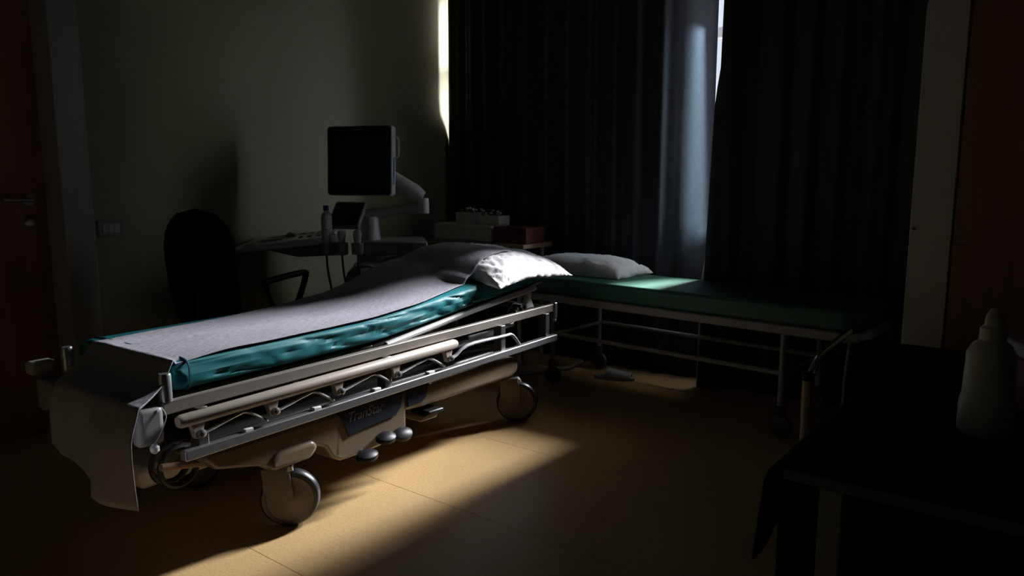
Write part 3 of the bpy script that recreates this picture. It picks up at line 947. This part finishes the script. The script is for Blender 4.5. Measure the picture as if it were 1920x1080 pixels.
for k in range(5):
    a = 2 * math.pi * k / 5
    sp_ = MB().tube([(0.02 * math.cos(a), 0.02 * math.sin(a), 0.12), (0.28 * math.cos(a), 0.28 * math.sin(a), 0.075)], [0.024, 0.016], 10).build('base_spoke', 'blackgloss', ch)
    MB().lathe([(0.008, -0.02), (0.028, -0.018), (0.03, 0), (0.028, 0.018), (0.008, 0.02)], T(0.28 * math.cos(a), 0.28 * math.sin(a), 0.03) @ rot_z(a) @ Matrix.Rotation(R(90), 4, 'X'), 16).build('castor', 'black', sp_)

# ------------------------------------------------------------------ side table in the corner, with boxes
TX0, TX1, TY0, TY1, TZ_ = -3.78, -2.80, 3.70, 4.02, 0.785
ct = tag(empty('side_table', ((TX0 + TX1) / 2, (TY0 + TY1) / 2, 0)), 'narrow brown-edged table in the corner beneath the curtain', 'table')
hx, hy = (TX1 - TX0) / 2, (TY1 - TY0) / 2
MB().box(-hx, hx, -hy, hy, TZ_ - 0.028, TZ_).build('table_top', 'wood', ct, bevel=0.004)
for sx in (-1, 1):
    for sy in (-1, 1):
        MB().tube([(sx * (hx - 0.06), sy * (hy - 0.04), TZ_ - 0.028), (sx * (hx - 0.06), sy * (hy - 0.04), 0.0)], 0.014, 10).build('leg', 'whitemetal', ct)
MB().box(-hx + 0.06, hx - 0.06, -hy + 0.03, -hy + 0.045, TZ_ - 0.08, TZ_ - 0.028).build('apron', 'midgrey', ct)


def carton(name, label, cx, cy, z, sx, sy, sz, material, rz=0, lid=True, group=None):
    o = empty(name, (cx, cy, z), R(rz))
    MB().box(-sx / 2, sx / 2, -sy / 2, sy / 2, 0, sz).build('box_body', material, o, bevel=0.003)
    if lid:
        MB().box(-sx / 2 - 0.002, sx / 2 + 0.002, -sy / 2 - 0.002, sy / 2 + 0.002, sz * 0.72, sz + 0.002).build('lid', material, o, bevel=0.002)
    return tag(o, label, 'box', group)


carton('glove_box', 'long white box on the corner table, under the vial trays', -3.34, 3.83, TZ_, 0.50, 0.20, 0.105, 'card', 0)
carton('storage_box', 'dark red box on the corner table beside the white box', -2.94, 3.84, TZ_, 0.26, 0.20, 0.10, 'redbox', 0)


def vial_tray(label, cx, cy, z, sx, sy, sz, n, seed):
    o = empty('vial_tray', (cx, cy, z), R(3))
    t = MB()
    t.box(-sx / 2, sx / 2, -sy / 2, sy / 2, 0, 0.006)
    for s_ in (-1, 1):
        t.box(-sx / 2, sx / 2, s_ * sy / 2 - 0.003, s_ * sy / 2 + 0.003, 0.006, sz)
        t.box(s_ * sx / 2 - 0.003, s_ * sx / 2 + 0.003, -sy / 2, sy / 2, 0.006, sz)
    t.build('tray', 'card', o, bevel=0.002)
    tag(o, label, 'tray', 'trays of vials on the corner table')
    rr = random.Random(seed)
    for k in range(n):
        x = -sx / 2 + 0.022 + (sx - 0.044) * k / (n - 1)
        h = sz + 0.012 + 0.018 * rr.random()
        v_ = empty('vial', (cx + x, cy + (0.03 if k % 2 else -0.03), z + 0.0065), 0)
        MB().lathe([(0.012, 0), (0.0125, 0.002), (0.0125, h - 0.012), (0.008, h - 0.008)], None, 12).build('vial_body', 'clear', v_)
        MB().lathe([(0.010, h - 0.010), (0.010, h), (0.008, h + 0.001)], None, 12).build('cap', 'card', v_)
        nth = ('first', 'second', 'third', 'fourth', 'fifth', 'sixth')[k]
        sd = 'left' if seed == 1 else 'right'
        tag(v_, 'small capped vial, %s from the left in the %s tray' % (nth, sd), 'vial', 'vials in the %s tray' % sd)


vial_tray('white tray of upright vials, left one on the long white box', -3.34, 3.83, TZ_ + 0.108, 0.17, 0.12, 0.075, 6, 1)
vial_tray('white tray of upright vials, right one on the long white box', -3.155, 3.84, TZ_ + 0.108, 0.17, 0.12, 0.060, 5, 2)

# ------------------------------------------------------------------ wardrobe on the right
WY = 3.2
wx0, wx1 = -0.563, 0.62
wr = tag(empty('wardrobe', ((wx0 + wx1) / 2, WY, 0)), 'tall wardrobe with white stile and brown wood doors at the right edge', 'wardrobe')
cx_ = (wx0 + wx1) / 2
prof = []
HX = (wx1 - wx0) / 2
rad = 0.085
prof = [(-HX, 0.02), (-HX, 1.90 - rad)] + [(-HX + rad - rad * math.cos(R(q)), 1.90 - rad + rad * math.sin(R(q))) for q in range(10, 91, 10)]
prof += [(HX - rad + rad * math.sin(R(q)), 1.90 - rad + rad * math.cos(R(q))) for q in range(0, 91, 10)] + [(HX, 0.02)]
MB().prism(prof, 'y', 0.02, 0.50).build('carcass', 'whitemetal', wr, bevel=0.003)
prof2 = [(-HX, 0.02), (-HX, 1.90 - rad)] + [(-HX + rad - rad * math.cos(R(q)), 1.90 - rad + rad * math.sin(R(q))) for q in range(10, 91, 10)] + [(-HX + 0.140, 1.90), (-HX + 0.140, 0.02)]
stile = MB().prism(prof2, 'y', 0.0, 0.019).build('stile', 'whitemetal', wr, bevel=0.002, label='white stile with rounded top corner')
MB().lathe([(0.006, 0), (0.006, 0.008), (0.002, 0.009)], T(-HX + 0.014, -0.0, 1.008) @ Matrix.Rotation(R(90), 4, 'X'), 12).build('screw', 'darkmetal', stile)
dw = (2 * HX - 0.155) / 2
for k in range(2):
    x0 = -HX + 0.150 + k * (dw + 0.003)
    dr = MB().box(x0, x0 + dw - 0.003, -0.004, 0.018, 0.06, 1.87).build('wardrobe_door', 'door', wr, bevel=0.002)
    MB().tube([(x0 + (0.02 if k else dw - 0.05), -0.02, 0.93), (x0 + (0.02 if k else dw - 0.05), -0.02, 1.05)], 0.006, 8).build('handle', 'alu', dr)
MB().box(-HX + 0.150, -HX + 0.185, -0.008, -0.004, 0.952, 0.957).build('catch', 'darkmetal', wr)
MB().box(-HX + 0.03, HX - 0.03, 0.04, 0.48, 0.0, 0.02).build('plinth', 'darkmetal', wr)

# ------------------------------------------------------------------ cloth covered table, lower right
TA = (-0.375, 1.17, 0.62, 2.16)
tb = tag(empty('work_table', ((TA[0] + TA[2]) / 2, (TA[1] + TA[3]) / 2, 0)), 'table with pale square legs under the dark green cloth', 'table')
hx, hy = (TA[2] - TA[0]) / 2, (TA[3] - TA[1]) / 2
MB().box(-hx + 0.01, hx - 0.01, -hy + 0.01, hy - 0.01, 0.715, 0.742).build('table_top', 'midgrey', tb, bevel=0.004)
for sx in (-1, 1):
    for sy in (-1, 1):
        x, y = sx * (hx - (0.085 if sx < 0 else 0.05)), sy * (hy - 0.032)
        MB().box(x - 0.018, x + 0.018, y - 0.018, y + 0.018, 0.0, 0.715).build('leg', 'grey', tb, bevel=0.003)
MB().box(-hx + 0.022, hx - 0.03, -hy + 0.056, -hy + 0.074, 0.03, 0.714).build('front_panel', 'black', tb, bevel=0.002)
MB().box(-hx + 0.004, -hx + 0.021, -hy + 0.016, hy - 0.02, 0.03, 0.714).build('side_panel', 'black', tb, bevel=0.002)


def cloth_fn(u, v):
    # u across the table from the hanging hem on the left, v from front to back
    L = 0.17
    W = TA[2] - TA[0]
    d_ = u * (W + L) - L
    y = TA[1] + (TA[3] - TA[1]) * v
    if d_ >= 0:
        z = 0.7465 + 0.0012 * noise.noise(Vector((d_ * 5, y * 5, 1)))
        if v < 0.015:
            z -= 0.006
        return (TA[0] + d_, y - 0.004, z)
    h = -d_
    wv = 0.012 * math.sin(y * 17) + 0.008 * noise.noise(Vector((y * 6, h * 5, 4)))
    x = TA[0] - 0.010 * math.sin(min(1, h / 0.03) * math.pi / 2) - h * (0.10 * (1 - v) ** 1.5 + 0.03) + wv * h / L
    z = 0.745 - h * 0.97
    return (x, y - 0.004 - 0.12 * h * (1 - v) ** 2, z)


cl = MB().grid(cloth_fn, 60, 60).build('table_cloth', 'greencloth', solid=0.002, smooth=70)
tag(cl, 'dark green cloth spread over the table, hanging down its left side', 'cloth')

gx, gy = old(0.845, 1.285)
gb = tag(empty('squeeze_bottle', (gx, gy, 0.7485)), 'large white squeeze bottle with pointed nozzle on the green cloth', 'bottle')
MB().lathe([(0.040, 0.0), (0.044, 0.006), (0.044, 0.055), (0.0405, 0.07), (0.0385, 0.125), (0.0385, 0.145), (0.030, 0.162), (0.020, 0.170)], None, 30).build('bottle_body', 'white', gb)
MB().lathe([(0.021, 0.166), (0.021, 0.190), (0.015, 0.196), (0.0135, 0.212), (0.006, 0.226)], None, 22).build('nozzle', 'white', gb)
sx_, sy_ = old(1.065, 1.42)
sc = tag(empty('sharps_container', (sx_, sy_, 0.7485), R(30)), 'dark red container with grey lid behind the squeeze bottle', 'container')
MB().prism(rounded(-0.075, 0.075, -0.07, 0.07, 0.02), 'z', 0.0, 0.105).build('tub', 'red', sc, bevel=0.006)
MB().prism(rounded(-0.079, 0.079, -0.074, 0.074, 0.022), 'z', 0.105, 0.135).build('lid', 'grey', sc, bevel=0.006)
MB().lathe([(0.03, 0.135), (0.03, 0.145), (0.022, 0.147)], None, 18).build('lid_knob', 'black', sc)

# ------------------------------------------------------------------ chair between the table and the wardrobe
vc = tag(empty('visitor_chair', (-0.38, 2.58, 0)), 'dark tubular armchair standing behind the green-clothed table', 'chair')
for s_ in (-1, 1):
    xx = s_ * 0.29
    fr = MB().tube(bez([(xx, -0.20, 0.0), (xx, -0.205, 0.30), (xx, -0.215, 0.575)], 4), 0.0165, 14)
    fr.build('front_leg', 'beigetube', vc)
    MB().lathe([(0.018, 0.572), (0.020, 0.580), (0.020, 0.592), (0.012, 0.598)], T(xx, -0.215, 0), 16).build('post_cap', 'blackgloss', vc)
    MB().tube(bez([(xx, -0.205, 0.545), (xx, -0.17, 0.590), (xx, -0.08, 0.625), (xx, 0.10, 0.640), (xx, 0.26, 0.650)], 6), 0.013, 12).build('arm_tube', 'chrome', vc)
    MB().tube([(xx, 0.27, 0.0), (xx, 0.26, 0.45), (xx, 0.31, 0.60)], 0.0135, 12).build('rear_leg', 'darkmetal', vc)
MB().prism(rounded(-0.25, 0.25, -0.22, 0.22, 0.05), 'z', 0.37, 0.43).build('seat', 'fabric', vc, bevel=0.015, seg=3)
MB().tube([(-0.29, 0.26, 0.40), (0.29, 0.26, 0.40)], 0.011, 10).build('rear_bar', 'darkmetal', vc)
MB().tube([(-0.29, -0.20, 0.36), (0.29, -0.20, 0.36)], 0.011, 10).build('front_bar', 'darkmetal', vc)
MB().prism(rounded(-0.27, 0.27, 0.46, 0.62, 0.04), 'y', 0.285, 0.315).build('backrest', 'fabric', vc, bevel=0.01, seg=3)
